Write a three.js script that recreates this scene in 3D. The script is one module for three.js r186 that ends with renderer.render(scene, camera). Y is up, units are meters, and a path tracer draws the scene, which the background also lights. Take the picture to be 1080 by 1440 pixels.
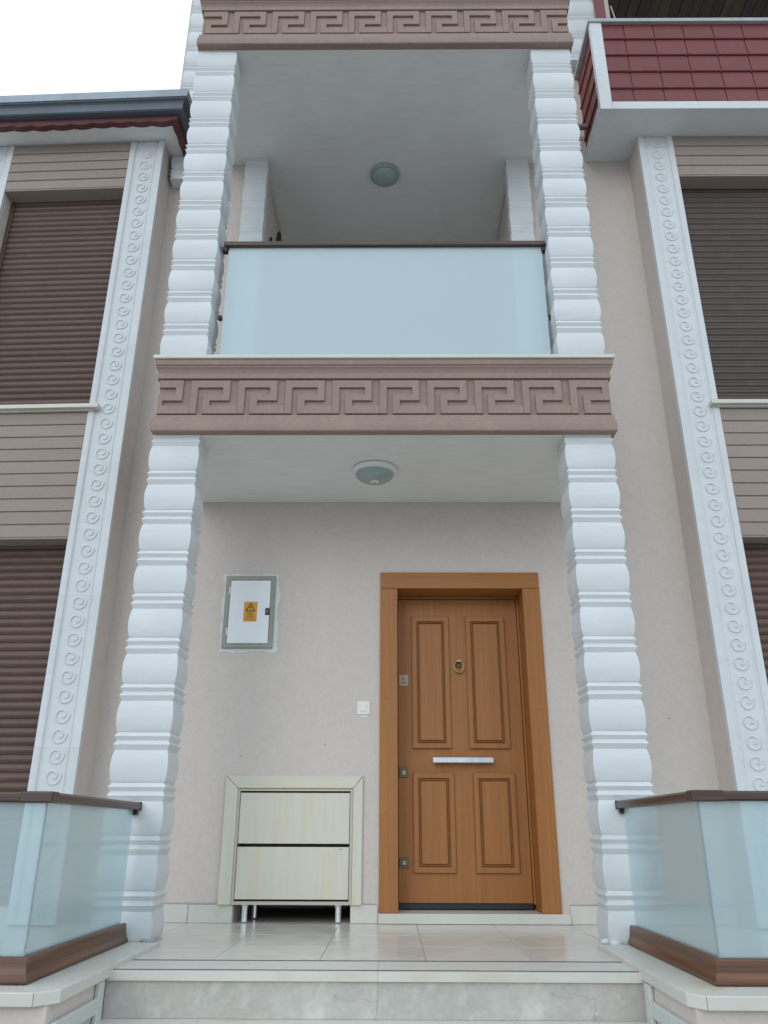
import * as THREE from 'three';
import { mergeGeometries, toCreasedNormals } from 'three/addons/utils/BufferGeometryUtils.js';
import { RoundedBoxGeometry } from 'three/addons/geometries/RoundedBoxGeometry.js';

// ------------------------------------------------------------------ camera, sky, sun, exposure
const scene = new THREE.Scene();
const camera = new THREE.PerspectiveCamera(65.47, 768 / 1024, 0.05, 900);
const deg = Math.PI / 180;
camera.rotation.order = 'YXZ';
camera.position.set(0, 0.514, 5.37);
camera.rotation.set(21.87 * deg, 0.5 * deg, 0.2 * deg);

const renderer = new THREE.WebGLRenderer({ antialias: true });
renderer.toneMapping = THREE.LinearToneMapping;
renderer.toneMappingExposure = 1.05;
renderer.shadowMap.enabled = true;

function rng(seed) { let s = seed >>> 0; return () => { s = (s + 0x6d2b79f5) >>> 0; let t = s; t = Math.imul(t ^ (t >>> 15), t | 1); t ^= t + Math.imul(t ^ (t >>> 7), t | 61); return ((t ^ (t >>> 14)) >>> 0) / 4294967296; }; }
function hash(x, y, s) { let h = Math.imul(x, 374761393) ^ Math.imul(y, 668265263) ^ Math.imul(s, 2147483647 ^ 0x5bd1e995); h = Math.imul(h ^ (h >>> 13), 1274126177); return ((h ^ (h >>> 16)) >>> 0) / 4294967296; }
function vnoise(u, v, px, py, s) { // periodic value noise, u,v in 0..1, px x py cells
  const x = u * px, y = v * py, xi = Math.floor(x), yi = Math.floor(y); let fx = x - xi, fy = y - yi;
  fx = fx * fx * (3 - 2 * fx); fy = fy * fy * (3 - 2 * fy);
  const m = (a, n) => ((a % n) + n) % n, x0 = m(xi, px), x1 = m(xi + 1, px), y0 = m(yi, py), y1 = m(yi + 1, py);
  const a = hash(x0, y0, s), b = hash(x1, y0, s), c = hash(x0, y1, s), d = hash(x1, y1, s);
  return a + (b - a) * fx + (c - a) * fy + (a - b - c + d) * fx * fy;
}
function fbm(u, v, px, py, oct, s) { let t = 0, a = 0.5, n = 0; for (let i = 0; i < oct; i++) { t += a * vnoise(u, v, px << i, py << i, s + i * 17); n += a; a *= 0.5; } return t / n; }

{ // overcast sky: an even bright cloud sheet with soft, faint cloud structure
  const W = 512, H = 256, d = new Float32Array(W * H * 4);
  for (let j = 0; j < H; j++) for (let i = 0; i < W; i++) {
    const el = ((j + 0.5) / H - 0.5) * Math.PI, s = Math.max(0, Math.sin(el));
    const n = 0.94 + 0.12 * fbm(i / W, j / H, 6, 5, 5, 3);
    const L = 1.15 * (0.95 + 0.1 * s) * n, k = (j * W + i) * 4;
    d[k] = L * 0.88; d[k + 1] = L * 1.02; d[k + 2] = L * 1.15; d[k + 3] = 1;
  }
  const t = new THREE.DataTexture(d, W, H, THREE.RGBAFormat, THREE.FloatType);
  t.mapping = THREE.EquirectangularReflectionMapping; t.magFilter = t.minFilter = THREE.LinearFilter; t.needsUpdate = true;
  scene.background = t; scene.environment = t;
}
const sun = new THREE.DirectionalLight(new THREE.Color(1.0, 0.97, 0.93), 0.5);
sun.position.set(-6, 8, 16); sun.target.position.set(0, 2, 0);
sun.castShadow = true; sun.shadow.radius = 45; sun.shadow.mapSize.set(2048, 2048);
Object.assign(sun.shadow.camera, { left: -9, right: 9, top: 9, bottom: -9, near: 1, far: 50 });
scene.add(sun, sun.target);

// ------------------------------------------------------------------ textures
function tex(N, M, fn, srgb = true, size = [1, 1]) {
  const d = new Uint8Array(N * M * 4);
  for (let j = 0; j < M; j++) for (let i = 0; i < N; i++) {
    const c = fn(i / N, j / M), k = (j * N + i) * 4, g = typeof c === 'number' ? [c, c, c] : c;
    for (let q = 0; q < 3; q++) d[k + q] = Math.max(0, Math.min(255, Math.round(g[q] * 255))); d[k + 3] = 255;
  }
  const t = new THREE.DataTexture(d, N, M); t.wrapS = t.wrapT = THREE.RepeatWrapping; t.magFilter = THREE.LinearFilter; t.minFilter = THREE.LinearMipmapLinearFilter; t.generateMipmaps = true;
  if (srgb) t.colorSpace = THREE.SRGBColorSpace; t.repeat.set(1 / size[0], 1 / size[1]); t.needsUpdate = true; return t;
}
const speck = (u, v, n, s, th) => { const x = Math.floor(u * n), y = Math.floor(v * n); if (hash(x, y, s) < th) return 0; const cx = 0.3 + 0.4 * hash(x, y, s + 1), cy = 0.3 + 0.4 * hash(x, y, s + 2), r = 0.08 + 0.2 * hash(x, y, s + 3); return Math.hypot(u * n - x - cx, v * n - y - cy) < r ? 1 : 0; };
const T = {
  plaster: tex(1024, 1024, (u, v) => { const a = fbm(u, v, 3, 3, 5, 1), b = fbm(u, v, 40, 40, 3, 9), c = fbm(u, v, 9, 14, 4, 60); const k = 0.955 + 0.006 * (a - 0.5) + 0.02 * (b - 0.5) + 0.004 * (c - 0.5) + 0.04 * (fbm(u, v, 160, 160, 2, 77) - 0.5) ; return [k, k * (0.998 + 0.01 * (a - 0.5)), k * (0.996 - 0.02 * (c - 0.5))]; }, true, [2.2, 2.2]),
  plasterBump: tex(512, 512, (u, v) => 0.5 + 0.5 * (fbm(u, v, 64, 64, 3, 21) - 0.5) + 0.14 * (fbm(u, v, 6, 6, 3, 33) - 0.5), false, [0.7, 0.7]),
  white: tex(1024, 1024, (u, v) => { const a = fbm(u, v, 5, 5, 5, 41), b = fbm(u, v, 14, 50, 3, 44); const st = speck(u, v, 70, 45, 0.997) * 0.1; const k = 0.965 + 0.05 * (a - 0.5) + 0.035 * (b - 0.5) - st; return [k, k, k * 0.998]; }, true, [1.3, 1.3]),
  beam: tex(1024, 512, (u, v) => { const a = fbm(u, v, 6, 4, 5, 51), b = fbm(u, v, 60, 40, 3, 53), c = fbm(u, v, 8, 40, 3, 55); const k = 0.92 + 0.09 * (a - 0.5) + 0.07 * (b - 0.5) + 0.03 * (c - 0.5); return [k, k * (1 - 0.03 * (a - 0.5)), k * (1 - 0.05 * (a - 0.5))]; }, true, [1.7, 0.85]),
  wood: tex(512, 1024, (u, v) => { const w = u + 0.012 * (fbm(u, v, 4, 3, 3, 61) - 0.5); const g = fbm(w, v, 110, 3, 3, 63), h = fbm(w, v, 26, 2, 3, 65), p = fbm(w, v, 200, 14, 2, 67); const k = 0.90 + 0.085 * (g - 0.5) + 0.05 * (h - 0.5) - (p > 0.66 ? 0.08 * (p - 0.66) / 0.2 : 0); return [k, k * (0.99 + 0.06 * (h - 0.5)), k * (0.96 + 0.1 * (h - 0.5))]; }, true, [0.5, 1.4]),
  woodBump: tex(512, 512, (u, v) => fbm(u, v, 120, 4, 3, 63), false, [0.5, 1.0]),
  cream: tex(512, 1024, (u, v) => { const g = fbm(u, v, 30, 2, 4, 71), h = fbm(u, v, 7, 1, 3, 73), p = fbm(u, v, 140, 8, 2, 75); const k = 0.94 + 0.05 * (g - 0.5) + 0.02 * (p - 0.5), y = Math.max(0, h - 0.52); return [k, k * (1 - 0.08 * y), k * (1 - 0.17 * y - 0.04 * (g - 0.5))]; }, true, [0.6, 1.2]),
  brown: tex(512, 1024, (u, v) => { const g = fbm(u, v, 60, 2, 4, 81), h = fbm(u, v, 14, 2, 3, 83); const k = 0.78 + 0.42 * (g - 0.5) + 0.35 * (h - 0.5); return [k, k * 0.97, k * 0.93]; }, true, [0.22, 1.1]),
  marble: tex(1024, 1024, (u, v) => { const a = fbm(u, v, 4, 4, 5, 91), w = fbm(u, v, 3, 3, 4, 93), q = Math.abs(fbm(u, v, 5, 4, 5, 95) - 0.5), vein = Math.max(0, 1 - q / 0.006) * Math.min(1, Math.max(0, (w - 0.5) * 9)) * vnoise(u, v, 40, 40, 98), f = fbm(u, v, 70, 70, 2, 97), cl = Math.max(0, fbm(u, v, 18, 18, 3, 99) - 0.6); const k = 0.88 + 0.22 * (a - 0.5) + 0.07 * (f - 0.5) - 0.26 * vein + 0.3 * cl; return [k * (1 + 0.05 * vein), k * (0.99 - 0.06 * vein), k * (0.985 - 0.07 * vein + 0.03 * (w - 0.5))]; }, true, [1.1, 1.1]),
  tile: tex(1024, 1024, (u, v) => { const a = fbm(u, v, 5, 5, 5, 101), b = fbm(u, v, 30, 30, 3, 103), st = speck(u, v, 60, 105, 0.994) * 0.22, d = Math.max(0, fbm(u, v, 6, 6, 4, 107) - 0.58); const k = 0.945 + 0.05 * (a - 0.5) + 0.025 * (b - 0.5) - st - 0.12 * d; return [k, k * (0.992 - 0.1 * d), k * (0.98 - 0.4 * d)]; }, true, [1.4, 1.4]),
  smudge: tex(512, 512, (u, v) => 0.55 + 0.5 * fbm(u, v, 7, 7, 5, 111), false, [0.9, 0.9]),
  ground: tex(1024, 1024, (u, v) => { const a = fbm(u, v, 5, 5, 6, 121), b = fbm(u, v, 120, 120, 2, 123); const k = 0.8 + 0.25 * (a - 0.5) + 0.2 * (b - 0.5); return [k, k * 0.99, k * 0.97]; }, true, [3, 3]),
  metal: tex(256, 256, (u, v) => { const a = fbm(u, v, 4, 6, 5, 131), b = fbm(u, v, 40, 60, 2, 133); return 0.9 + 0.16 * (a - 0.5) + 0.06 * (b - 0.5); }, true, [0.8, 0.8]),
};
const lin = (r, g, b) => new THREE.Color().setRGB(r, g, b);
const mat = (c, o = {}) => new THREE.MeshStandardMaterial({ color: lin(...c), roughness: 0.8, metalness: 0, ...o });
const phys = (c, o = {}) => new THREE.MeshPhysicalMaterial({ color: lin(...c), roughness: 0.5, metalness: 0, ...o });
const M = {
  wall: mat([0.685, 0.61, 0.556], { map: T.plaster, bumpMap: T.plasterBump, bumpScale: 0.0016, roughness: 0.93 }),
  ceiling: mat([0.87, 0.87, 0.86], { map: T.white, bumpMap: T.plasterBump, bumpScale: 0.001, roughness: 0.9 }),
  white: mat([0.705, 0.725, 0.735], { map: T.white, bumpMap: T.plasterBump, bumpScale: 0.0008, roughness: 0.62 }),
  beam: mat([0.37, 0.265, 0.222], { map: T.beam, bumpMap: T.plasterBump, bumpScale: 0.0015, roughness: 0.85 }),
  board: [0, 1, 2].map((i) => mat([0.36 - 0.008 * i, 0.29 - 0.007 * i, 0.248 - 0.006 * i], { map: T.plaster, roughness: 0.75, bumpMap: T.plasterBump, bumpScale: 0.0006 })),
  slat: [0, 1, 2].map((i) => mat([0.148 - 0.01 * i, 0.084 - 0.006 * i, 0.064 - 0.006 * i], { map: T.metal, roughness: 0.5 })),
  slatFine: [0, 1, 2].map((i) => mat([0.105 - 0.008 * i, 0.072 - 0.006 * i, 0.06 - 0.006 * i], { map: T.metal, roughness: 0.5 })),
  dark: mat([0.02, 0.019, 0.018], { roughness: 0.7 }),
  black: mat([0.015, 0.015, 0.016], { roughness: 0.45 }),
  wood: mat([0.44, 0.174, 0.041], { map: T.wood, bumpMap: T.woodBump, bumpScale: 0.0003, roughness: 0.5 }),
  groove: mat([0.12, 0.052, 0.022], { roughness: 0.55 }),
  cream: mat([0.74, 0.70, 0.585], { map: T.cream, roughness: 0.45 }),
  creamEdge: mat([0.60, 0.55, 0.47], { map: T.cream, roughness: 0.5 }),
  brown: mat([0.20, 0.088, 0.045], { map: T.brown, roughness: 0.38 }),
  brownRail: mat([0.125, 0.075, 0.058], { map: T.brown, roughness: 0.35 }),
  marble: mat([0.63, 0.62, 0.57], { map: T.marble, roughness: 0.42 }),
  coping: mat([0.70, 0.69, 0.64], { map: T.tile, roughness: 0.4 }),
  tile: [0, 1].map((i) => phys([0.74 - 0.02 * i, 0.725 - 0.02 * i, 0.68 - 0.022 * i], { map: T.tile, roughness: 0.26, roughnessMap: T.smudge })),
  grout: mat([0.33, 0.31, 0.28], { roughness: 0.9 }),
  strip: mat([0.03, 0.03, 0.038], { roughness: 0.6 }),
  chrome: mat([0.75, 0.77, 0.8], { metalness: 1, roughness: 0.22 }),
  alu: mat([0.72, 0.74, 0.78], { metalness: 0.85, roughness: 0.36, map: T.metal }),
  brass: mat([0.42, 0.34, 0.2], { metalness: 0.9, roughness: 0.42 }),
  oldBrass: mat([0.2, 0.17, 0.1], { metalness: 0.7, roughness: 0.5, map: T.metal }),
  boxFrame: mat([0.38, 0.39, 0.33], { roughness: 0.5, map: T.metal }),
  boxDoor: mat([0.80, 0.82, 0.85], { roughness: 0.35 }),
  patch: mat([0.78, 0.79, 0.78], { map: T.white, roughness: 0.95 }),
  plastic: mat([0.78, 0.77, 0.71], { roughness: 0.4 }),
  glassMilk: phys([0.76, 0.86, 0.88], { transmission: 0.77, thickness: 0, roughness: 0.36, clearcoat: 1, clearcoatRoughness: 0.03, ior: 1.5 }),
  glassFrost: phys([0.72, 0.83, 0.86], { transmission: 0.52, thickness: 0, roughness: 0.5, clearcoat: 1, clearcoatRoughness: 0.03, ior: 1.5 }),
  lampGlass: phys([0.31, 0.40, 0.385], { roughness: 0.28, clearcoat: 0.6, clearcoatRoughness: 0.1 }),
  mortar: mat([0.42, 0.42, 0.43], { map: T.plaster, roughness: 0.95 }),
  seal: mat([0.10, 0.14, 0.145], { roughness: 0.5 }),
  lampRim: mat([0.8, 0.8, 0.78], { roughness: 0.45 }),
  gutter: mat([0.12, 0.145, 0.18], { map: T.metal, roughness: 0.42 }),
  gutterLip: mat([0.40, 0.47, 0.54], { map: T.metal, roughness: 0.4 }),
  roofRed: [0, 1].map((i) => mat([0.15 - 0.02 * i, 0.04, 0.042], { map: T.metal, roughness: 0.6 })),
  tileRed: [0, 1, 2].map((i) => mat([0.215 - 0.008 * i, 0.037 - 0.002 * i, 0.034 - 0.002 * i], { map: T.metal, roughness: 0.5 })),
  plank: [0, 1, 2].map((i) => mat([0.06 + 0.02 * i, 0.045 + 0.013 * i, 0.032 + 0.008 * i], { map: T.brown, roughness: 0.7 })),
  maroon: mat([0.22, 0.05, 0.055], { map: T.metal, roughness: 0.5 }),
  capGrey: mat([0.5, 0.52, 0.53], { map: T.metal, roughness: 0.45 }),
  ground: mat([0.45, 0.445, 0.435], { map: T.ground, roughness: 0.95 }),
  mouldGrey: mat([0.62, 0.64, 0.60], { map: T.plaster, roughness: 0.8 }),
  rope: mat([0.5, 0.48, 0.42], { roughness: 0.9 }),
  pipe: mat([0.25, 0.28, 0.31], { roughness: 0.45, map: T.metal }),
};

// ------------------------------------------------------------------ helpers
// uv in metres by the dominant direction of each face; `grain` is the axis the map's v follows
function uvm(g, grain = 'y', ou = 0, ov = 0) {
  g = g.index ? g.toNonIndexed() : g; if (!g.attributes.normal) g.computeVertexNormals();
  const p = g.attributes.position, n = p.count, uv = new Float32Array(n * 2), a = new THREE.Vector3(), b = new THREE.Vector3(), c = new THREE.Vector3();
  const gi = 'xyz'.indexOf(grain);
  for (let i = 0; i < n; i += 3) {
    a.fromBufferAttribute(p, i); b.fromBufferAttribute(p, i + 1); c.fromBufferAttribute(p, i + 2);
    const nn = b.clone().sub(a).cross(c.clone().sub(a)), k = [Math.abs(nn.x), Math.abs(nn.y), Math.abs(nn.z)], m = k.indexOf(Math.max(...k));
    const ax = [0, 1, 2].filter((q) => q !== m); let vi = grain === 'h' ? (m === 0 ? 2 : 0) : ax.includes(gi) ? gi : (m === 1 ? 2 : 1), ui = ax.find((q) => q !== vi);
    [a, b, c].forEach((w, q) => { uv[(i + q) * 2] = w.getComponent(ui) + ou; uv[(i + q) * 2 + 1] = w.getComponent(vi) + ov; });
  }
  g.setAttribute('uv', new THREE.BufferAttribute(uv, 2)); return g;
}
const used = {};
function numbered(n) { const k = (used[n] = (used[n] ?? -1) + 1); return k ? `${n}_${String(k).padStart(3, '0')}` : n; }
function thing(name, label, category, pos = [0, 0, 0], group, kind) {
  const o = new THREE.Group(); o.name = numbered(name); o.position.set(...pos); o.userData = kind ? { label, kind } : { label, category };
  if (group) o.userData.group = group; scene.add(o); return o;
}
function part(name, g, m, parent, pos, label) { const o = new THREE.Mesh(g, m); o.name = name; if (pos) o.position.set(...pos); if (label) o.userData.label = label; parent.add(o); return o; }
let seed = 1; const rnd = rng(77);
function box(x0, x1, y0, y1, z0, z1, r = 0, grain = 'y') { // world-placed box with metre uv, small rounded edges if r
  const w = x1 - x0, h = y1 - y0, d = z1 - z0;
  let g = r ? new RoundedBoxGeometry(w, h, d, 1, Math.min(r, w / 2.01, h / 2.01, d / 2.01)) : new THREE.BoxGeometry(w, h, d);
  g.translate((x0 + x1) / 2, (y0 + y1) / 2, (z0 + z1) / 2); return uvm(g, grain, rnd() * 3, rnd() * 3);
}
function extrudeXY(shape, z0, z1, bevel = 0, grain = 'y') { // shape in x,y; from z0 to z1
  const g = new THREE.ExtrudeGeometry(shape, { depth: z1 - z0 - 2 * bevel, bevelEnabled: bevel > 0, bevelSize: bevel, bevelThickness: bevel, bevelOffset: -bevel, bevelSegments: 1, curveSegments: 8 });
  g.translate(0, 0, z0 + bevel); return uvm(g, grain, rnd() * 3, rnd() * 3);
}
function poly(pts) { const s = new THREE.Shape(); pts.forEach(([x, y], i) => (i ? s.lineTo(x, y) : s.moveTo(x, y))); s.closePath(); return s; }
const rectPath = (x0, x1, y0, y1) => { const p = new THREE.Path(); p.moveTo(x0, y0); p.lineTo(x0, y1); p.lineTo(x1, y1); p.lineTo(x1, y0); p.closePath(); return p; };
function extrudeX(pts, x0, x1, grain = 'x') { // closed polygon of [z, y] swept along x
  const g = new THREE.ExtrudeGeometry(poly(pts.map(([z, y]) => [-z, y])), { depth: x1 - x0, bevelEnabled: false });
  g.rotateY(Math.PI / 2); g.translate(x0, 0, 0); return uvm(g, grain, rnd() * 3, rnd() * 3); // (-z,y,d) -> x=d, z=z
}
// open profile [out, y] swept along a horizontal polyline of [x, z] with mitred corners; `out` points to the left of travel when side = 1
function sweep(path, prof, side = 1, grain = 'x', crease = 0.5, caps = true) {
  const n = path.length, dirs = []; for (let i = 0; i < n - 1; i++) { const dx = path[i + 1][0] - path[i][0], dz = path[i + 1][1] - path[i][1], l = Math.hypot(dx, dz); dirs.push([dx / l, dz / l]); }
  const nor = dirs.map(([x, z]) => [side * z, -side * x]);
  const mit = path.map((_, i) => { const a = nor[Math.max(0, i - 1)], b = nor[Math.min(n - 2, i)], m = [a[0] + b[0], a[1] + b[1]], l2 = m[0] * m[0] + m[1] * m[1]; return [2 * m[0] / l2, 2 * m[1] / l2]; });
  const P = (i, j) => [path[i][0] + mit[i][0] * prof[j][0], prof[j][1], path[i][1] + mit[i][1] * prof[j][0]];
  const v = []; const quad = (a, b, c, d) => v.push(...a, ...b, ...c, ...a, ...c, ...d);
  for (let i = 0; i < n - 1; i++) for (let j = 0; j < prof.length - 1; j++) { const a = P(i, j), b = P(i + 1, j), c = P(i + 1, j + 1), d = P(i, j + 1); side > 0 ? quad(d, c, b, a) : quad(a, b, c, d); }
  if (caps) for (const i of [0, n - 1]) { const f = THREE.ShapeUtils.triangulateShape(prof.map(([o, y]) => new THREE.Vector2(o, y)), []); for (const t of f) { const q = t.map((j) => P(i, j)); (i === 0 ? q : q.reverse()).forEach((w) => v.push(...w)); } }
  const g = new THREE.BufferGeometry(); g.setAttribute('position', new THREE.BufferAttribute(new Float32Array(v), 3)); g.computeVertexNormals();
  return toCreasedNormals(uvm(g, grain, rnd() * 3, rnd() * 3), crease);
}
// square-plan turned shaft: profile of [offset, y] around a rectangle of half widths hx, hz
function squareShaft(prof, hx, hz, crease = 0.55) {
  const v = [], quad = (a, b, c, d) => v.push(...a, ...b, ...c, ...a, ...c, ...d);
  const cor = ([o, y]) => [[-hx - o, y, hz + o], [hx + o, y, hz + o], [hx + o, y, -hz - o], [-hx - o, y, -hz - o]];
  for (let j = 0; j < prof.length - 1; j++) { const A = cor(prof[j]), B = cor(prof[j + 1]); for (let s = 0; s < 4; s++) { const t = (s + 1) % 4; quad(A[s], A[t], B[t], B[s]); } }
  const top = cor(prof[prof.length - 1]), bot = cor(prof[0]); quad(top[0], top[1], top[2], top[3]); quad(bot[3], bot[2], bot[1], bot[0]);
  const g = new THREE.BufferGeometry(); g.setAttribute('position', new THREE.BufferAttribute(new Float32Array(v), 3)); g.computeVertexNormals();
  return toCreasedNormals(uvm(g, 'y', rnd() * 3, rnd() * 3), crease);
}
function ringXY(x0, x1, y0, y1, t, z0, z1, bevel) { const s = poly([[x0, y0], [x1, y0], [x1, y1], [x0, y1]]); s.holes.push(rectPath(x0 + t, x1 - t, y0 + t, y1 - t)); return extrudeXY(s, z0, z1, bevel); }

// ------------------------------------------------------------------ ground
{ const g = new THREE.PlaneGeometry(600, 600); g.rotateX(-Math.PI / 2); const o = new THREE.Mesh(uvm(g), M.ground); o.name = 'ground'; o.position.y = -1.0; o.userData = { kind: 'structure', label: 'grey concrete yard in front of the house' }; scene.add(o); }

// ------------------------------------------------------------------ house shell
const BAYL = { x: -1.93, z: 0.28, a: -2.2 * deg };                  // the left bay stands slightly askew
function bayLeft(o) { const c = Math.cos(BAYL.a), s = Math.sin(BAYL.a); o.rotation.y = BAYL.a; const { x, z } = BAYL; const lx = o.position.x - x, lz = o.position.z - z; o.position.x = x + c * lx + s * lz; o.position.z = z - s * lx + c * lz; return o; }
const house = thing('house', 'beige plastered house front with a columned porch and recessed balcony', 'house');
{
  const s = poly([[-1.95, -0.1], [2.12, -0.1], [2.12, 10.2], [-1.95, 10.2]]);
  s.holes.push(rectPath(0.03, 0.93, 0.0, 2.105), rectPath(-0.955, -0.243, 0.0, 0.77), rectPath(-1.085, 1.05, 3.2, 5.99));
  part('entrance_wall', extrudeXY(s, -0.36, 0), M.wall, house);
  part('inner_wall', box(-0.16, 2.05, -0.1, 3.0, -0.5, -0.362), M.wall, house);
  part('niche_back', box(-1.3, -0.16, -0.1, 3.0, -1.2, -1.05), M.wall, house); part('niche_side', box(-1.1, -0.957, -0.1, 3.0, -1.049, -0.362), M.wall, house); part('niche_side', box(-0.242, -0.161, -0.1, 3.0, -1.049, -0.501), M.wall, house);
  part('niche_top', box(-0.956, -0.243, 0.8, 0.95, -1.049, -0.362), M.wall, house); part('niche_floor', box(-0.956, -0.243, -0.1, -0.001, -1.049, -0.362), M.grout, house);
  part('recess_back_wall', box(-1.9, 1.9, 3.2, 6.0, -2.6, -2.4), M.wall, house);
  part('recess_side_wall', box(-1.3, -1.085, 3.2, 5.93, -2.4, -0.362), M.wall, house);
  part('recess_side_wall', box(1.05, 1.3, 3.2, 5.93, -2.4, -0.362), M.wall, house);
  part('porch_ceiling', box(-1.40, 1.31, 2.745, 2.86, 0.002, 1.06), M.ceiling, house);
  part('balcony_floor', box(-1.40, 1.31, 3.05, 3.225, 0.002, 1.06), M.ceiling, house);
  part('recess_floor', box(-1.3, 1.3, 3.05, 3.197, -2.4, -0.002), M.ceiling, house);
  { const T2 = poly([[-1.40, -1.11], [1.31, -1.11], [1.31, -0.002], [1.0495, -0.002], [1.0495, 2.399], [-1.0845, 2.399], [-1.0845, -0.002], [-1.40, -0.002]]); const g = new THREE.ExtrudeGeometry(T2, { depth: 0.024, bevelEnabled: false }); g.rotateX(-Math.PI / 2); g.translate(0, 5.963, 0); part('balcony_ceiling', uvm(g), M.ceiling, house); }
  part('recess_roof', box(-1.3, 1.3, 5.99, 6.1, -2.6, -0.362), M.ceiling, house);
  // bays
  const wl = poly([[-4.6, -0.1], [-1.93, -0.1], [-1.93, 5.97], [-4.6, 5.97]]); wl.holes.push(rectPath(-3.22, -2.19, 0.1, 2.38), rectPath(-3.22, -2.19, 3.40, 5.465));
  const gl = extrudeXY(wl, -0.5, 0.25); gl.translate(-BAYL.x, 0, -BAYL.z);
  const ol = part('bay_wall', gl, M.wall, house, [BAYL.x, 0, BAYL.z]); ol.rotation.y = BAYL.a;
  const wr = poly([[2.09, -0.1], [4.8, -0.1], [4.8, 5.99], [2.09, 5.99]]); wr.holes.push(rectPath(2.38, 3.75, 0.1, 2.39), rectPath(2.38, 3.75, 3.43, 5.555));
  part('bay_wall', extrudeXY(wr, -0.6, 0.25), M.wall, house);
  part('bay_back_wall', box(-4.6, -1.96, 0, 5.9, -0.7, -0.55), M.wall, house); part('bay_back_wall', box(2.1, 4.8, 0, 5.9, -0.8, -0.65), M.wall, house);
  for (const [x, y, r] of [[-0.97, 0.965, 0.006], [-0.43, 1.04, 0.005], [1.83, 1.21, 0.006], [-1.02, 0.16, 0.005], [1.52, 2.02, 0.004]]) { const g = new THREE.CylinderGeometry(r, r * 0.8, 0.0016, 9).rotateX(Math.PI / 2); part('wall_mark', g, M.boxFrame, house, [x, y, 0.0006]); }
  // skirting tiles along the foot of the wall
  const runs = [[-1.93, -0.956], [-0.243, -0.075], [1.085, 2.09]];
  for (const [a, b] of runs) { const q = [[a, 0.1]]; for (let x = a; x <= b; x += 0.03) q.push([x, 0.106 + 0.007 * rnd()]); q.push([b, 0.1]); part('grout_line', extrudeXY(poly(q.reverse()), 0.0003, 0.004), M.mortar, house); }
  for (const [a, b] of runs) { let x = a; while (x < b - 0.01) { const e = Math.min(b, (Math.floor((x - 0.155 + 1e-6) / 0.46) + 1) * 0.46 + 0.155); if (e - x > 0.02) part('skirting_tile', box(x + 0.0015, e - 0.0015, 0.001, 0.099 + 0.002 * rnd(), 0.0, 0.011, 0.002), M.tile[Math.floor(rnd() * 2)], house); x = e; } }
}

// ------------------------------------------------------------------ porch and terrace floors, steps
{
  const f = thing('porch_floor', 'cream tiled porch floor in front of the wooden door', null, [0, 0, 0], null, 'structure');
  part('floor_bed', box(-1.5, 1.5, -0.2, -0.004, -0.36, 1.488), M.grout, f);
  const xs = [-1.5]; for (let x = -1.225; x < 1.5; x += 0.46) xs.push(x); xs.push(1.5); const zs = [-0.36, 0.11, 0.57, 1.03, 1.488];
  for (let i = 0; i < xs.length - 1; i++) for (let j = 0; j < zs.length - 1; j++) part('floor_tile', box(xs[i] + 0.0014, xs[i + 1] - 0.0014, -0.012, 0.0006 * (rnd() - 0.5), zs[j] + 0.0014, zs[j + 1] - 0.0014, 0.0015), M.tile[Math.floor(rnd() * 2)], f);
  for (const [s, x0, x1] of [[-1, -4.6, -1.502], [1, 1.502, 4.8]]) {
    const t = thing('terrace_floor', s < 0 ? 'tiled terrace floor left of the porch behind milky glass' : 'tiled terrace floor right of the porch behind milky glass', null, [0, 0, 0], null, 'structure');
    part('floor_bed', box(x0, x1, -0.2, -0.004, -0.1, 2.2), M.grout, t);
    for (let x = x0; x < x1 - 0.05; x += 0.46) for (let z = 0; z < 2.2; z += 0.46) part('floor_tile', box(x + 0.0014, Math.min(x + 0.46, x1) - 0.0014, -0.012, 0, z + 0.0014, Math.min(z + 0.46, 2.2) - 0.0014), M.tile[Math.floor(rnd() * 2)], t);
  }
  const st = thing('front_steps', 'grey marble steps with dark anti slip lines climbing to the porch', 'steps');
  for (let k = 0; k < 6; k++) {
    const y = -0.165 * k, z0 = k ? 1.752 + 0.3 * (k - 1) : 1.49, z1 = 1.765 + 0.3 * k + 0.015;
    const cut = [-0.05, 0.3, -0.4, 0.1, 0.5, -0.2][k];
    for (const [a, b] of [[-1.125, cut - 0.0002], [cut + 0.0002, 1.0]]) {
      part('tread', box(a, b, y - 0.034, y, z0, z1, 0.0015, 'x'), M.coping, st);
      part('riser', box(a + 0.0, b, y - 0.165 + 0.0005, y - 0.0345, z1 - 0.04, z1 - 0.018, 0.001, 'x'), M.marble, st);
    }
    part('anti_slip_strip', box(-1.12, 0.995, y - 0.003, y + 0.0016, z1 - 0.040, z1 - 0.030), M.strip, st);
    if (!k) part('anti_slip_strip', box(-1.12, 0.995, y - 0.003, y + 0.0016, z0 - 0.002, z0 + 0.010), M.strip, st);
    part('step_core', box(-1.12, 0.995, Math.max(-0.999, y - 0.6), y - 0.036, z0 + 0.02, z1 - 0.042), M.grout, st);
  }
}

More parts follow.
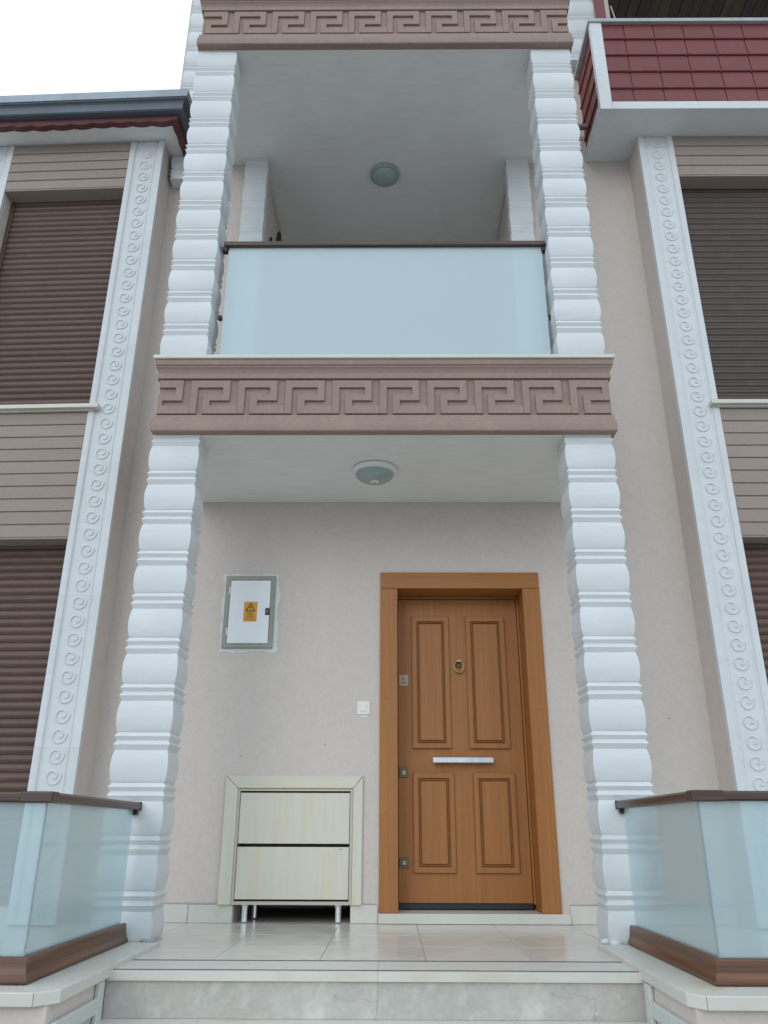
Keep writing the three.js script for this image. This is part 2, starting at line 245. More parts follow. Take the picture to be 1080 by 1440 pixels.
// ------------------------------------------------------------------ terrace walls with coping and moulded panels
function terraceWall(s, label) { // s = -1 left, 1 right
  const xi = s < 0 ? -1.135 : 1.005, xo = s < 0 ? -4.6 : 4.8, zf = s < 0 ? 2.325 : 2.325;
  const t = thing('terrace_wall', label, 'low wall');
  part('wall', box(Math.min(xi, xo), Math.max(xi, xo), -1.0, -0.02, 2.21, zf), M.wall, t);
  part('wall', s < 0 ? box(-1.49, xi, -1.0, -0.02, 1.48, 2.209) : box(xi, 1.49, -1.0, -0.02, 1.48, 2.209), M.wall, t);
  // marble coping: along the steps, then along the front
  const a = s < 0 ? -1.105 : 0.985, b = s < 0 ? -1.40 : 1.28, zA = 1.075, zB = 2.36;
  const side = poly(s < 0 ? [[a, -zA], [b, -zA], [b, -2.10], [-1.17, -zB], [a, -zB + 0.06]] : [[a, -zA], [a, -zB + 0.06], [1.03, -zB], [b, -2.10], [b, -zA]]);
  const mk = (sh) => { const g = new THREE.ExtrudeGeometry(sh, { depth: 0.034, bevelEnabled: true, bevelSize: 0.004, bevelThickness: 0.004, bevelOffset: -0.004, bevelSegments: 2 }); g.rotateX(-Math.PI / 2); g.translate(0, -0.019, 0); return uvm(g, 'z', rnd(), rnd()); };
  part('coping', mk(side), M.coping, t);
  const e = s < 0 ? [[-1.1725, -zB], [b - 0.002, -2.10], [xo, -2.10], [xo, -zB]] : [[1.0325, -zB], [xo, -zB], [xo, -2.10], [b + 0.002, -2.10]];
  part('coping', mk(poly(e)), M.coping, t);
  // raised moulding framing a panel on the side towards the steps
  const m = (y0, y1, z0, z1) => part('panel_moulding', s < 0 ? box(xi, xi + 0.022, y0, y1, z0, z1, 0.008) : box(xi - 0.022, xi, y0, y1, z0, z1, 0.008), M.mouldGrey, t);
  m(-0.95, -0.026, 1.80, 1.865); m(-0.135, -0.078, 1.867, 2.29); m(-0.95, -0.137, 2.23, 2.29);
}
terraceWall(-1, 'low beige terrace wall with marble coping under the left glass railing');
terraceWall(1, 'low beige terrace wall with marble coping under the right glass railing');

// ------------------------------------------------------------------ columns
const MOD = 0.2526;
function modProfile(y) { // offset from the ridge tip at height y above a lower ridge tip, 0 <= y <= MOD
  const pts = [[0, 0], [0.004, -0.001], [0.017, -0.0105], [0.022, -0.011], [0.042, 0], [0.046, -0.001], [0.058, -0.0105], [0.063, -0.0125]];
  const seg = (a, b) => a[1] + (b[1] - a[1]) * (y - a[0]) / (b[0] - a[0]);
  for (let i = 0; i < pts.length - 1; i++) if (y <= pts[i + 1][0]) return seg(pts[i], pts[i + 1]);
  if (y < 0.226) { const t = (y - 0.063) / 0.163; return -0.0125 + 0.0135 * Math.pow(Math.sin(Math.PI * t), 0.6); }
  return seg([0.226, -0.0125], [MOD, 0]);
}
const modYs = [0, 0.004, 0.017, 0.022, 0.042, 0.046, 0.058, 0.063, ...Array.from({ length: 13 }, (_, i) => 0.063 + 0.163 * (1 - Math.cos(Math.PI * (i + 1) / 14)) / 2), 0.226, MOD];
function blockGeo(y0, y1, hx, hz) { // part of a module between local heights
  const ys = [y0, ...modYs.filter((y) => y > y0 + 1e-4 && y < y1 - 1e-4), y1]; return squareShaft(ys.map((y) => [modProfile(y) * (hx < 0.12 ? 0.55 : 1), y]), hx, hz);
}
const blockCache = {};
function column(name, label, category, group, [x, z], hx, hz, bottom, top, tip0, blockName = 'column_block') {
  const o = thing(name, label, category, [x, 0, z], group);
  let k = Math.floor((bottom - tip0) / MOD);
  for (; tip0 + k * MOD < top - 0.004; k++) {
    const t = tip0 + k * MOD, a = Math.max(0, bottom - t), b = Math.min(MOD, top - t); if (b - a < 0.004) continue;
    const key = [hx, hz, a.toFixed(3), b.toFixed(3), k % 4].join(); const g = (blockCache[key] ??= blockGeo(a, b, hx, hz));
    const m = part(blockName, g, M.white, o, [(rnd() - 0.5) * 0.0016, t, (rnd() - 0.5) * 0.0016]); m.rotation.y = (rnd() - 0.5) * 0.009;
  }
  return o;
}
column('porch_column', 'white square wavy column standing beside the shoe cabinet and electrical box', 'column', 'porch columns', [-1.300, 0.955], 0.148, 0.114, 0.021, 2.747, 0.175);
column('porch_column', 'white square wavy column standing on the porch beside the wooden door', 'column', 'porch columns', [1.195, 0.955], 0.148, 0.114, 0.021, 2.747, 0.187);
column('balcony_column', 'upper white wavy column next to the grey roof gutter', 'column', 'balcony columns', [-1.300, 1.005], 0.148, 0.114, 3.275, 5.966, 3.460);
column('balcony_column', 'upper white wavy column next to the red tiled parapet', 'column', 'balcony columns', [1.194, 1.005], 0.148, 0.114, 3.275, 5.966, 3.475);
column('recess_pilaster', 'shaded white wavy pilaster in the balcony recess behind the gutter side column', 'pilaster', 'pilasters in the balcony recess', [-1.165, 0.03], 0.098, 0.05, 3.226, 5.962, 3.40, 'pilaster_block');
column('recess_pilaster', 'shaded white wavy pilaster in the balcony recess behind the parapet side column', 'pilaster', 'pilasters in the balcony recess', [1.10, 0.03], 0.098, 0.05, 3.226, 5.962, 3.40, 'pilaster_block');
column('corner_pilaster', 'pale wavy corner pilaster rising against the white sky behind the gutter', 'pilaster', 'wavy corner pilasters of the upper storey', [-1.745, 0.06], 0.15, 0.06, 5.70, 10.1, 5.75, 'pilaster_block');
column('corner_pilaster', 'pale wavy corner pilaster above the side of the red tiled parapet', 'pilaster', 'wavy corner pilasters of the upper storey', [1.775, 0.06], 0.15, 0.06, 7.10, 10.1, 7.15, 'pilaster_block');

function lump(r, sx, sy, sz, sd) { const g = new THREE.IcosahedronGeometry(r, 3), p = g.attributes.position; for (let i = 0; i < p.count; i++) { const x = p.getX(i) / r, y = p.getY(i) / r, z = p.getZ(i) / r, n = 0.72 + 0.5 * fbm((x + 2) / 4, (y * 0.7 + z * 0.7 + 2) / 4, 6, 6, 3, sd); p.setXYZ(i, p.getX(i) * n * sx, Math.max(-0.2 * r, p.getY(i) * n) * sy, p.getZ(i) * n * sz); } return uvm(g); }
for (const [i, list] of [[0, [[0.13, 0.0, 0.10, 1.2], [0.15, 0.0, 0.02, 1.0], [0.04, 0.0, 0.121, 0.7]]], [1, [[-0.12, 0.0, 0.115, 1.0], [-0.145, 0.0, 0.06, 1.1], [0.09, 0.0, 0.118, 0.6]]]]) {
  const col = scene.children.filter((c) => c.name.startsWith('porch_column'))[i]; list.forEach(([x, y, z, k], q) => part('mortar_lump', lump(0.022 * k, 1.5, 0.7, 0.8, 300 + i * 9 + q), i ? M.white : M.mortar, col, [x, 0.022, z]));
}

// ------------------------------------------------------------------ meander beams
const keyPts = (() => { const P = 0.291, b = 0.043, yT = 0.232, yA = 0.181, yB = 0.135, yC = 0.09, yD = 0.055, yE = 0.0;
  return [[0, yE], [0, yT], [0.242, yT], [0.242, yC], [0.123, yC], [0.123, yD], [P - 0.0006, yD], [P - 0.0006, yE], [0.079, yE], [0.079, yB], [0.198, yB], [0.198, yA], [b, yA], [b, yE]]; })();
function clippedKey(w0, w1) { // key unit cut to the range w0..w1 of its width, as joined bars
  const bars = [[0, 0.043, 0, 0.232], [0.043, 0.242, 0.181, 0.232], [0.198, 0.242, 0.09, 0.181], [0.079, 0.198, 0.09, 0.135], [0.079, 0.123, 0.055, 0.09], [0.079, 0.2904, 0, 0.055]];
  return mergeGeometries(bars.map(([a, b, c, d]) => [Math.max(a, w0), Math.min(b, w1), c, d]).filter(([a, b]) => b - a > 0.002).map(([a, b, c, d]) => box(a, b, c, d, -0.006, 0.016, 0, 'x')));
}
const keyGeo = extrudeXY(poly(keyPts), -0.006, 0.016, 0.0022, 'x');
function beam(label, y0, x0, x1, phase, withLedge, zf) {
  const o = thing('meander_beam', label, 'beam', [0, 0, 0], 'meander beams');
  const path = [[x0, 0.004], [x0, zf], [x1, zf], [x1, 0.004]];
  part('beam_core', mergeGeometries([box(x0 + 0.04, x1 - 0.04, y0 + 0.05, y0 + 0.49, zf - 0.03, zf - 0.0), box(x0, x0 + 0.04, y0 + 0.05, y0 + 0.49, 0.004, zf), box(x1 - 0.04, x1, y0 + 0.05, y0 + 0.49, 0.004, zf)]), M.beam, o);
  const lower = [[-0.05, 0], [0.018, 0], [0.024, 0.006], [0.025, 0.046], [0.024, 0.054], [0.021, 0.060], [0.021, 0.070], [0.0175, 0.082], [0.016, 0.09], [0.014, 0.112], [0.011, 0.114], [-0.012, 0.114]].map(([a, b]) => [a, y0 + b]);
  part('lower_moulding', sweep(path, lower, -1, 'x', 0.45), M.beam, o);
  const upper = [[-0.012, 0.366], [0.018, 0.366], [0.020, 0.369], [0.020, 0.400], [0.013, 0.404], [0.013, 0.409], [0.018, 0.422], [0.024, 0.438], [0.032, 0.446], [0.033, 0.452], [0.028, 0.4545], [0.028, 0.459], [0.035, 0.462], [0.037, 0.470], [0.037, 0.499], [0.035, 0.503], [-0.05, 0.503]].map(([a, b]) => [a, y0 + b - Math.max(0, b - 0.37) * 0.07]);
  part('upper_moulding', sweep(path, upper, -1, 'x', 0.45), M.beam, o);
  const ky = y0 + 0.1225;
  for (let x = x0 - phase; x < x1; x += 0.291) { const a = Math.max(0, x0 - x), b = Math.min(0.291, x1 - x); if (b - a < 0.02) continue;
    part('greek_key', a > 0 || b < 0.2905 ? clippedKey(a, b) : keyGeo, M.beam, o, [x, ky, zf]); }
  for (const [xx, r] of [[x0, -1], [x1, 1]]) for (let k = 0; k < 3; k++) { const m = part('greek_key', keyGeo, M.beam, o, [xx, ky, r < 0 ? 0.12 + k * 0.291 : 1.06 - k * 0.291]); m.rotation.y = r * Math.PI / 2; }
  if (withLedge) {
    const l = sweep(path, [[-0.3, 0.506], [0.046, 0.506], [0.050, 0.51], [0.050, 0.528], [0.047, 0.532], [-0.3, 0.532]].map(([a, b]) => [a, y0 + b - 0.011]), -1, 'x', 0.4);
    part('ledge', l, M.coping, o);
  }
  return o;
}
beam('brown greek key beam between the porch and the balcony glass', 2.748, -1.425, 1.340, 0.095, true, 1.092);
beam('brown greek key beam on top of the balcony columns', 5.967, -1.425, 1.338, 0.055, false, 1.142);

// ------------------------------------------------------------------ ceiling lamps
function lamp(label, [x, y, z], R, sensor, rimMat = M.lampRim) {
  const o = thing('ceiling_lamp', label, 'lamp', [x, y, z]);
  const L = (p) => new THREE.LatheGeometry(p.map(([r, h]) => new THREE.Vector2(r, h)), 40);
  part('rim', L([[0.02, -0.001], [R * 0.97, -0.001], [R, -0.008], [R, -0.022], [R * 0.96, -0.032], [R * 0.85, -0.036], [R * 0.83, -0.030], [0.02, -0.03]].reverse()), rimMat, o);
  const d = []; for (let i = 0; i <= 12; i++) { const a = i / 12 * Math.PI / 2; d.push([R * 0.845 * Math.cos(a), -0.033 - 0.058 * Math.sin(a)]); } d[12][0] = 0.0005;
  part('glass_dome', L(d.reverse()), M.lampGlass, o);
  if (sensor) { const s = part('motion_sensor', L([[0.0005, -0.098], [0.012, -0.098], [0.012, -0.094], [0.024, -0.094], [0.028, -0.088], [0.03, -0.076], [0.028, -0.074]]), M.lampRim, o); part('sensor_lens', L([[0.0005, -0.102], [0.007, -0.101], [0.011, -0.0985]]), M.boxFrame, s); }
}
lamp('round ceiling lamp with motion sensor and white rim above the porch', [-0.104, 2.744, 0.57], 0.15, true);
lamp('round dull glass ceiling lamp in the balcony ceiling', [-0.052, 5.962, -0.10], 0.132, false, M.lampGlass);

// ------------------------------------------------------------------ entrance door
{
  const o = thing('entrance_door', 'orange brown panelled wooden door with knocker and long steel handle', 'door');
  const A = (pts) => extrudeXY(poly(pts), -0.004, 0.02, 0.0022);
  part('architrave', A([[-0.07, 0.058], [0.048, 0.058], [0.048, 2.087], [-0.07, 2.087]]), M.wood, o);
  part('architrave', A([[0.916, 0.058], [1.034, 0.058], [1.034, 2.087], [0.916, 2.087]]), M.wood, o);
  { const g = extrudeXY(poly([[-0.07, 2.0885], [1.034, 2.0885], [1.034, 2.205], [-0.07, 2.205]]), -0.004, 0.02, 0.0022, 'x'); part('architrave', g, M.wood, o); }
  part('jamb_lining', box(0.031, 0.047, 0.061, 2.103, -0.26, -0.0045), M.wood, o);
  part('jamb_lining', box(0.917, 0.929, 0.061, 2.103, -0.26, -0.0045), M.wood, o);
  part('jamb_lining', box(0.048, 0.916, 2.0885, 2.104, -0.26, -0.0045, 0, 'x'), M.wood, o);
  part('door_stop', box(0.902, 0.9165, 0.092, 2.087, -0.258, -0.188, 0.003), M.wood, o);
  part('door_stop', box(0.048, 0.9165, 2.072, 2.0875, -0.258, -0.188, 0.003, 'x'), M.wood, o);
  const leaf = part('leaf', box(0.053, 0.899, 0.098, 2.069, -0.25, -0.2, 0.003), M.wood, o);
  const P = [[0.150, 0.412, 1.034, 1.938], [0.532, 0.806, 1.034, 1.938], [0.150, 0.422, 0.270, 0.878], [0.550, 0.826, 0.270, 0.878]];
  for (const [x0, x1, y0, y1] of P) {
    part('panel_groove', extrudeXY((() => { const s = poly([[x0 - 0.0028, y0 - 0.0028], [x1 + 0.0028, y0 - 0.0028], [x1 + 0.0028, y1 + 0.0028], [x0 - 0.0028, y1 + 0.0028]]); return s; })(), -0.2005, -0.1985), M.wood, o);
    part('panel_moulding', ringXY(x0, x1, y0, y1, 0.035, -0.199, -0.181, 0.003), M.wood, o);
    part('panel_moulding', ringXY(x0 + 0.042, x1 - 0.042, y0 + 0.042, y1 - 0.042, 0.004, -0.199, -0.183, 0.001), M.wood, o);
    part('panel_field', extrudeXY(poly([[x0 + 0.053, y0 + 0.053], [x1 - 0.053, y0 + 0.053], [x1 - 0.053, y1 - 0.053], [x0 + 0.053, y1 - 0.053]]), -0.199, -0.182, 0.002), M.wood, o);
  }
  const h = part('handle', box(0.281, 0.684, 0.938, 0.974, -0.158, -0.135, 0.004, 'x'), M.alu, o);
  for (const x of [0.34, 0.625]) part('handle_post', new THREE.CylinderGeometry(0.009, 0.009, 0.045, 16).rotateX(Math.PI / 2), M.alu, o, [x, 0.956, -0.179]);
  // knocker: round rose, lion-like boss, hanging ring
  const L = (p) => new THREE.LatheGeometry(p.map(([r, y]) => new THREE.Vector2(r, y)), 28).rotateX(Math.PI / 2);
  const k = part('knocker', L([[0.0005, 0.012], [0.009, 0.011], [0.013, 0.006], [0.016, 0.004], [0.018, 0.0], [0.0005, -0.001]]), M.oldBrass, o, [0.477, 1.592, -0.2], 'round brass door knocker with hanging ring');
  part('knocker_hinge', box(-0.018, 0.018, 0.022, 0.038, 0.002, 0.028, 0.004), M.brass, k);
  const ring = part('knocker_ring', new THREE.TorusGeometry(0.035, 0.0042, 10, 36), M.brass, k, [0, -0.010, 0.02]); ring.rotation.x = -0.1; ring.scale.set(1, 1.12, 1);
  part('knocker_stud', L([[0.0005, 0.014], [0.007, 0.012], [0.009, 0.0]]), M.oldBrass, k, [0, -0.045, 0]);
  // lock plates at the opening edge
  const cv = document.createElement('canvas'); cv.width = 96; cv.height = 112; const c = cv.getContext('2d'); c.fillStyle = '#b3a184'; c.fillRect(0, 0, 96, 112); c.fillStyle = '#3a2c20'; c.textAlign = 'center'; c.font = 'bold 40px sans-serif'; c.fillText('6', 48, 52); c.font = 'bold 26px sans-serif'; c.fillText('LINE', 48, 92);
  const ct = new THREE.CanvasTexture(cv); ct.colorSpace = THREE.SRGBColorSpace;
  const lk = part('lock_plate', box(0.058, 0.124, 1.449, 1.528, -0.2, -0.193, 0.003), mat([0.45, 0.37, 0.24], { roughness: 0.5 }), o, null, 'beige lock plate with small print');
  { const g = new THREE.PlaneGeometry(0.058, 0.07); part('print', g, mat([1, 1, 1], { map: ct, roughness: 0.5 }), lk, [0.091, 1.4885, -0.1924]); }
  for (const [y0, y1] of [[0.847, 0.913], [0.298, 0.362]]) { const pl = part('lock_plate', box(0.058, 0.119, y0, y1, -0.2, -0.194, 0.003), M.oldBrass, o, null, 'dark brass lock plate'); part('key_cover', box(0.078, 0.1, y0 + 0.018, y1 - 0.02, -0.194, -0.189, 0.002), M.brass, pl); }
  part('weather_bar', box(0.053, 0.899, 0.064, 0.0965, -0.25, -0.215), M.black, o);
  for (const [x, y] of [[-0.022, 1.33], [0.985, 1.26], [-0.03, 0.62], [1.0, 0.7]]) part('nail_mark', new THREE.CylinderGeometry(0.004, 0.004, 0.0016, 10).rotateX(Math.PI / 2), M.groove, o, [x, y, 0.0204]);
  const t = thing('door_threshold', 'white marble threshold slab under the wooden door', 'threshold');
  part('slab', box(-0.074, 1.083, 0.0012, 0.057, -0.26, 0.034, 0.004, 'x'), M.coping, t);
}

// ------------------------------------------------------------------ shoe cabinet set into the wall
{
  const o = thing('shoe_cabinet', 'cream wood grain shoe cabinet with two flaps on chrome legs', 'cabinet');
  const A = (pts, grain) => extrudeXY(poly(pts), 0.001, 0.028, 0.003, grain);
  part('frame_board', A([[-1.047, 0.1], [-0.968, 0.1], [-0.968, 0.766], [-1.047, 0.842]], 'y'), M.cream, o);
  part('frame_board', A([[-0.236, 0.1], [-0.175, 0.1], [-0.175, 0.842], [-0.236, 0.766]], 'y'), M.cream, o);
  part('frame_board', A([[-1.0455, 0.8435], [-0.967, 0.768], [-0.237, 0.768], [-0.1765, 0.8435]], 'x'), M.cream, o);
  part('carcass_side', box(-0.967, -0.9525, 0.1005, 0.766, -0.3, 0.02, 0.001), M.creamEdge, o);
  part('carcass_side', box(-0.253, -0.2375, 0.1005, 0.766, -0.3, 0.02, 0.001), M.creamEdge, o);
  part('carcass_top', box(-0.952, -0.2535, 0.752, 0.766, -0.3, 0.02, 0.001, 'x'), M.creamEdge, o);
  part('carcass_bottom', box(-0.952, -0.2535, 0.1005, 0.119, -0.3, 0.02, 0.001, 'x'), M.creamEdge, o);
  part('carcass_back', box(-0.952, -0.2535, 0.12, 0.751, -0.31, -0.298), M.creamEdge, o);
  part('flap', box(-0.9495, -0.2565, 0.443, 0.741, -0.006, 0.014, 0.0015), M.cream, o);
  const f = part('flap', box(-0.9495, -0.2565, 0.130, 0.424, -0.006, 0.014, 0.0015), M.cream, o);
  part('screw', new THREE.CylinderGeometry(0.004, 0.004, 0.002, 10).rotateX(Math.PI / 2), M.groove, f, [-0.309, 0.412, 0.0148]);
  const leg = new THREE.LatheGeometry([[0.0005, 0.001], [0.02, 0.001], [0.021, 0.01], [0.0195, 0.016], [0.0195, 0.085], [0.024, 0.09], [0.024, 0.1]].map((p) => new THREE.Vector2(...p)), 20);
  for (const [x, z] of [[-0.884, -0.012], [-0.317, -0.012], [-0.86, -0.24], [-0.331, -0.24]]) part('leg', leg, M.chrome, o, [x, 0, z]);
}

// ------------------------------------------------------------------ electrical box, switch
{
  const p = thing('plaster_patch', 'ragged white plaster edge around the electrical box', 'plaster');
  const r = rng(5), pts = [], X0 = -1.148, X1 = -0.803, Y0 = 1.668, Y1 = 2.178, N = 46; const ed = (a, b, k) => a + (b - a) * k / N;
  let jj = 0.024; const j = () => (jj = Math.min(0.036, Math.max(0.013, jj + (r() - 0.5) * 0.012)));
  for (let k = 0; k < N; k++) pts.push([ed(X0 - 0.02, X1 + 0.02, k), Y0 - j()]); for (let k = 0; k < N; k++) pts.push([X1 + j(), ed(Y0 - 0.02, Y1 + 0.02, k)]);
  for (let k = 0; k < N; k++) pts.push([ed(X1 + 0.02, X0 - 0.02, k), Y1 + j()]); for (let k = 0; k < N; k++) pts.push([X0 - j(), ed(Y1 + 0.02, Y0 - 0.02, k)]);
  part('plaster', extrudeXY(poly(pts), 0.0005, 0.0035, 0.001), M.patch, p);
  const o = thing('electrical_box', 'white electrical cabinet with grey frame and yellow warning sticker', 'electrical box');
  part('frame', ringXY(X0, X1, Y0, Y1, 0.03, 0.004, 0.022, 0.003), M.boxFrame, o);
  part('back_plate', box(X0 + 0.03, X1 - 0.03, Y0 + 0.03, Y1 - 0.03, 0.004, 0.007), M.boxFrame, o);
  part('door', box(X0 + 0.0325, X1 - 0.0325, Y0 + 0.0325, Y1 - 0.0325, 0.0075, 0.0185, 0.002), M.boxDoor, o);
  const l = part('latch', box(-0.864, -0.836, 1.897, 1.945, 0.0185, 0.026, 0.003), M.black, o); part('latch_slot', box(-0.855, -0.845, 1.915, 1.927, 0.026, 0.0285, 0.001), M.boxFrame, l);
  for (const y of [1.78, 2.07]) part('hinge', new THREE.CylinderGeometry(0.005, 0.005, 0.05, 10), M.plastic, o, [X0 + 0.029, y, 0.022]);
  const cv = document.createElement('canvas'); cv.width = 256; cv.height = 384; const c = cv.getContext('2d');
  c.fillStyle = '#d99a1c'; c.fillRect(0, 0, 256, 384); c.strokeStyle = '#2b1608'; c.lineWidth = 18; c.lineJoin = 'round'; c.beginPath(); c.moveTo(128, 34); c.lineTo(216, 176); c.lineTo(40, 176); c.closePath(); c.stroke();
  c.fillStyle = '#2b1608'; c.beginPath(); c.moveTo(146, 66); c.lineTo(104, 124); c.lineTo(128, 124); c.lineTo(114, 162); c.lineTo(156, 106); c.lineTo(130, 106); c.closePath(); c.fill();
  c.textAlign = 'center'; c.font = 'bold 38px sans-serif'; c.fillText('DİKKAT', 128, 226); c.fillText('ÖLÜM', 128, 268); c.font = 'bold 36px sans-serif'; c.fillText('TEHLİKESİ', 128, 310); c.font = 'bold 24px sans-serif'; c.fillText('YÜKSEK GERİLİM', 128, 350);
  const t = new THREE.CanvasTexture(cv); t.colorSpace = THREE.SRGBColorSpace; t.anisotropy = 8;
  part('warning_sticker', new THREE.PlaneGeometry(0.092, 0.140), mat([1, 1, 1], { map: t, roughness: 0.45 }), o, [-0.967, 1.921, 0.0192], 'yellow warning sticker with black lightning triangle');
  const s = thing('light_switch', 'small ivory light switch on the wall left of the door', 'switch', [-0.178, 1.273, 0]);
  part('plate', box(-0.042, 0.042, -0.044, 0.044, 0.0005, 0.009, 0.004), M.plastic, s); part('rocker', box(-0.022, 0.022, -0.024, 0.024, 0.009, 0.013, 0.003), M.plastic, s);
  part('filler_smear', extrudeXY(poly([[-0.02, -0.058], [0.012, -0.062], [0.03, -0.052], [0.026, -0.046], [-0.03, -0.046]]), 0.0005, 0.002), M.patch, s);
}

// ------------------------------------------------------------------ swirl pilasters
const swirl = (() => { const pts = []; const n = 26; for (let i = 0; i <= n; i++) { const t = i / n, a = (-70 + 440 * t) * deg, r = 0.010 + 0.040 * Math.pow(t, 0.62); pts.push(new THREE.Vector3(r * Math.cos(a), r * 1.04 * Math.sin(a), 0)); }
  const g = new THREE.TubeGeometry(new THREE.CatmullRomCurve3(pts), 34, 0.0076, 6, false); g.scale(1, 1, 0.8); return g; })();
const swirlBoss = new THREE.SphereGeometry(0.007, 8, 6);
const pilSection = [[0, 0], [0, 0.030], [0.036, 0.032], [0.044, 0.029], [0.050, 0.020], [0.058, 0.016], [0.064, 0.017], [0.070, 0.022], [0.078, 0.022]];
function swirlPilaster(label, x0, w, y0, y1, ySw, left) {
  const o = thing('swirl_pilaster', label, 'pilaster', [x0, 0, 0.25], 'swirl pilasters');
  const half = pilSection, sec = [...half, ...half.slice().reverse().map(([x, z]) => [w - x, z])];
  const L = 0.976, geo = {};
  for (let a = y0; a < y1 - 0.01; ) { let b = Math.min(y1, y0 + (Math.floor((a - y0) / L + 1e-6) + 1) * L);
    const key = (b - a).toFixed(3); const g = (geo[key] ??= (() => { const e = new THREE.ExtrudeGeometry(poly(sec.map(([x, z]) => [x, -z])), { depth: b - a - 0.0006, bevelEnabled: false }); e.rotateX(-Math.PI / 2); return toCreasedNormals(uvm(e, 'y', rnd(), rnd()), 0.5); })());
    // rotateX(-90): (x, -z, d) -> (x, d, z)
    const m = part('pilaster_panel', g, M.white, o, [0, a, 0]);
    for (let y = ySw; y < y1; y += 0.122) if (y >= a && y < b && y < y1 - 0.03) { const s = part('swirl', swirl, M.white, m, [w / 2 + (rnd() - 0.5) * 0.002, y - a, 0.0225]); s.rotation.z = (rnd() - 0.5) * 0.1; }
    a = b; }
  return left ? bayLeft(o) : o;
}
swirlPilaster('white pilaster with raised swirls beside the gutter side column', -2.205, 0.285, 0.012, 5.955, 0.088, true);
swirlPilaster('white swirl pilaster at the far side of the left shutters', -3.505, 0.285, 0.012, 5.955, 0.088, true);
swirlPilaster('white pilaster with raised swirls under the red tiled parapet', 2.092, 0.29, 0.012, 5.985, 0.06, false);

// ------------------------------------------------------------------ cladding boards
function cladding(label, x0, x1, y0, y1, n, left) {
  const o = thing('board_cladding', label, 'cladding', [x0, 0, 0.25], 'taupe board claddings'); const h = (y1 - y0) / n;
  const g = [0, 1, 2].map(() => extrudeX([[0.0005, 0], [0.030, 0.0], [0.033, 0.003], [0.0295, h - 0.009], [0.025, h - 0.007], [0.023, h - 0.0006], [0.0005, h - 0.0006]], 0, x1 - x0));
  for (let k = 0; k < n; k++) part('board', g[k % 3], M.board[Math.floor(rnd() * 3)], o, [0, y0 + k * h, 0]);
  // flat return of the opening below the lowest board
  part('drip_edge', box(0, x1 - x0, y0 - 0.012, y0 - 0.0005, -0.13, 0.028), M.board[1], o);
  return left ? bayLeft(o) : o;
}
cladding('taupe board cladding above the upper left shutter under the roof eave', -3.218, -2.207, 5.467, 5.955, 5, true);
cladding('taupe board cladding between the two left shutters', -3.218, -2.207, 2.378, 3.345, 10, true);
cladding('taupe board cladding above the upper right shutter under the tiled parapet', 2.384, 3.75, 5.560, 5.985, 4.4 | 0, false);
cladding('taupe board cladding between the two right shutters', 2.384, 3.75, 2.388, 3.365, 10, false);

// ------------------------------------------------------------------ roller shutters and sills
function slatGeo(w, h, d) { const p = [[-0.006, 0.0006], [0.0, 0.0006]]; for (let i = 0; i <= 7; i++) { const a = i / 7 * Math.PI; p.push([0.002 + d * Math.pow(Math.sin(a), 0.7), 0.004 + (h - 0.009) * i / 7]); } p.push([0.0, h - 0.0006], [-0.006, h - 0.0006]); return toCreasedNormals(extrudeX(p, 0, w), 0.7); }
function fineSlat(w, h, d) { const p = [[-0.006, 0.0006], [0.0, 0.0006]]; for (const c of [0, 1]) for (let i = 0; i <= 5; i++) { const a = i / 5 * Math.PI; p.push([0.002 + d * Math.pow(Math.sin(a), 0.6), 0.003 + c * (h / 2 - 0.001) + (h / 2 - 0.006) * i / 5]); } p.push([0.0, h - 0.0006], [-0.006, h - 0.0006]); return toCreasedNormals(extrudeX(p, 0, w), 0.7); }
function shutter(label, x0, x1, y0, y1, h, d, mats, left) {
  const o = thing('roller_shutter', label, 'shutter', [x0, 0, 0.135], 'brown roller shutters'); const w = x1 - x0, n = Math.floor((y1 - y0) / h + 0.999);
  const gs = [0, 1, 2].map(() => (d < 0.007 ? fineSlat : slatGeo)(w - 0.05, h, d));
  for (let k = 0; k < n; k++) part('slat', gs[k % 3], mats[Math.floor(rnd() * 3)], o, [0.025, y0 + 0.03 + k * h, 0]);
  part('bottom_bar', box(0.02, w - 0.02, y0, y0 + 0.029, -0.012, 0.014, 0.004, 'x'), mats[0], o);
  for (const x of [0, w - 0.03]) part('guide_rail', box(x, x + 0.03, y0, y1, -0.04, 0.022, 0.002), mats[2], o);
  part('backing', box(0.031, w - 0.031, y0, y1, -0.05, -0.04), mats[0], o);
  return left ? bayLeft(o) : o;
}
shutter('closed dark brown roller shutter of the upper left window', -3.216, -2.194, 3.402, 5.462, 0.0553, 0.0105, M.slat, true);
shutter('closed brown roller shutter of the lower left window above the glass railing', -3.216, -2.194, 0.102, 2.372, 0.0553, 0.0105, M.slat, true);
shutter('closed grey brown fine slatted roller shutter of the upper right window', 2.384, 3.746, 3.432, 5.552, 0.0570, 0.0045, M.slatFine, false);
shutter('closed brown roller shutter of the lower right window', 2.384, 3.746, 0.102, 2.384, 0.0553, 0.0105, M.slat, false);
function sill(label, x0, x1, y, left) { const o = thing('window_sill', label, 'window sill', [x0, y, 0.25]); part('slab', box(0, x1 - x0, 0, 0.032, -0.11, 0.078, 0.003, 'x'), M.coping, o); part('drip_moulding', box(0.04, x1 - x0 - 0.04, -0.012, -0.0005, 0.0, 0.05, 0.003, 'x'), M.coping, o); return left ? bayLeft(o) : o; }
sill('thin pale marble sill under the upper left shutter', -3.29, -2.118, 3.362, true);
sill('thin pale marble sill under the upper right shutter', 2.315, 3.82, 3.385, false);

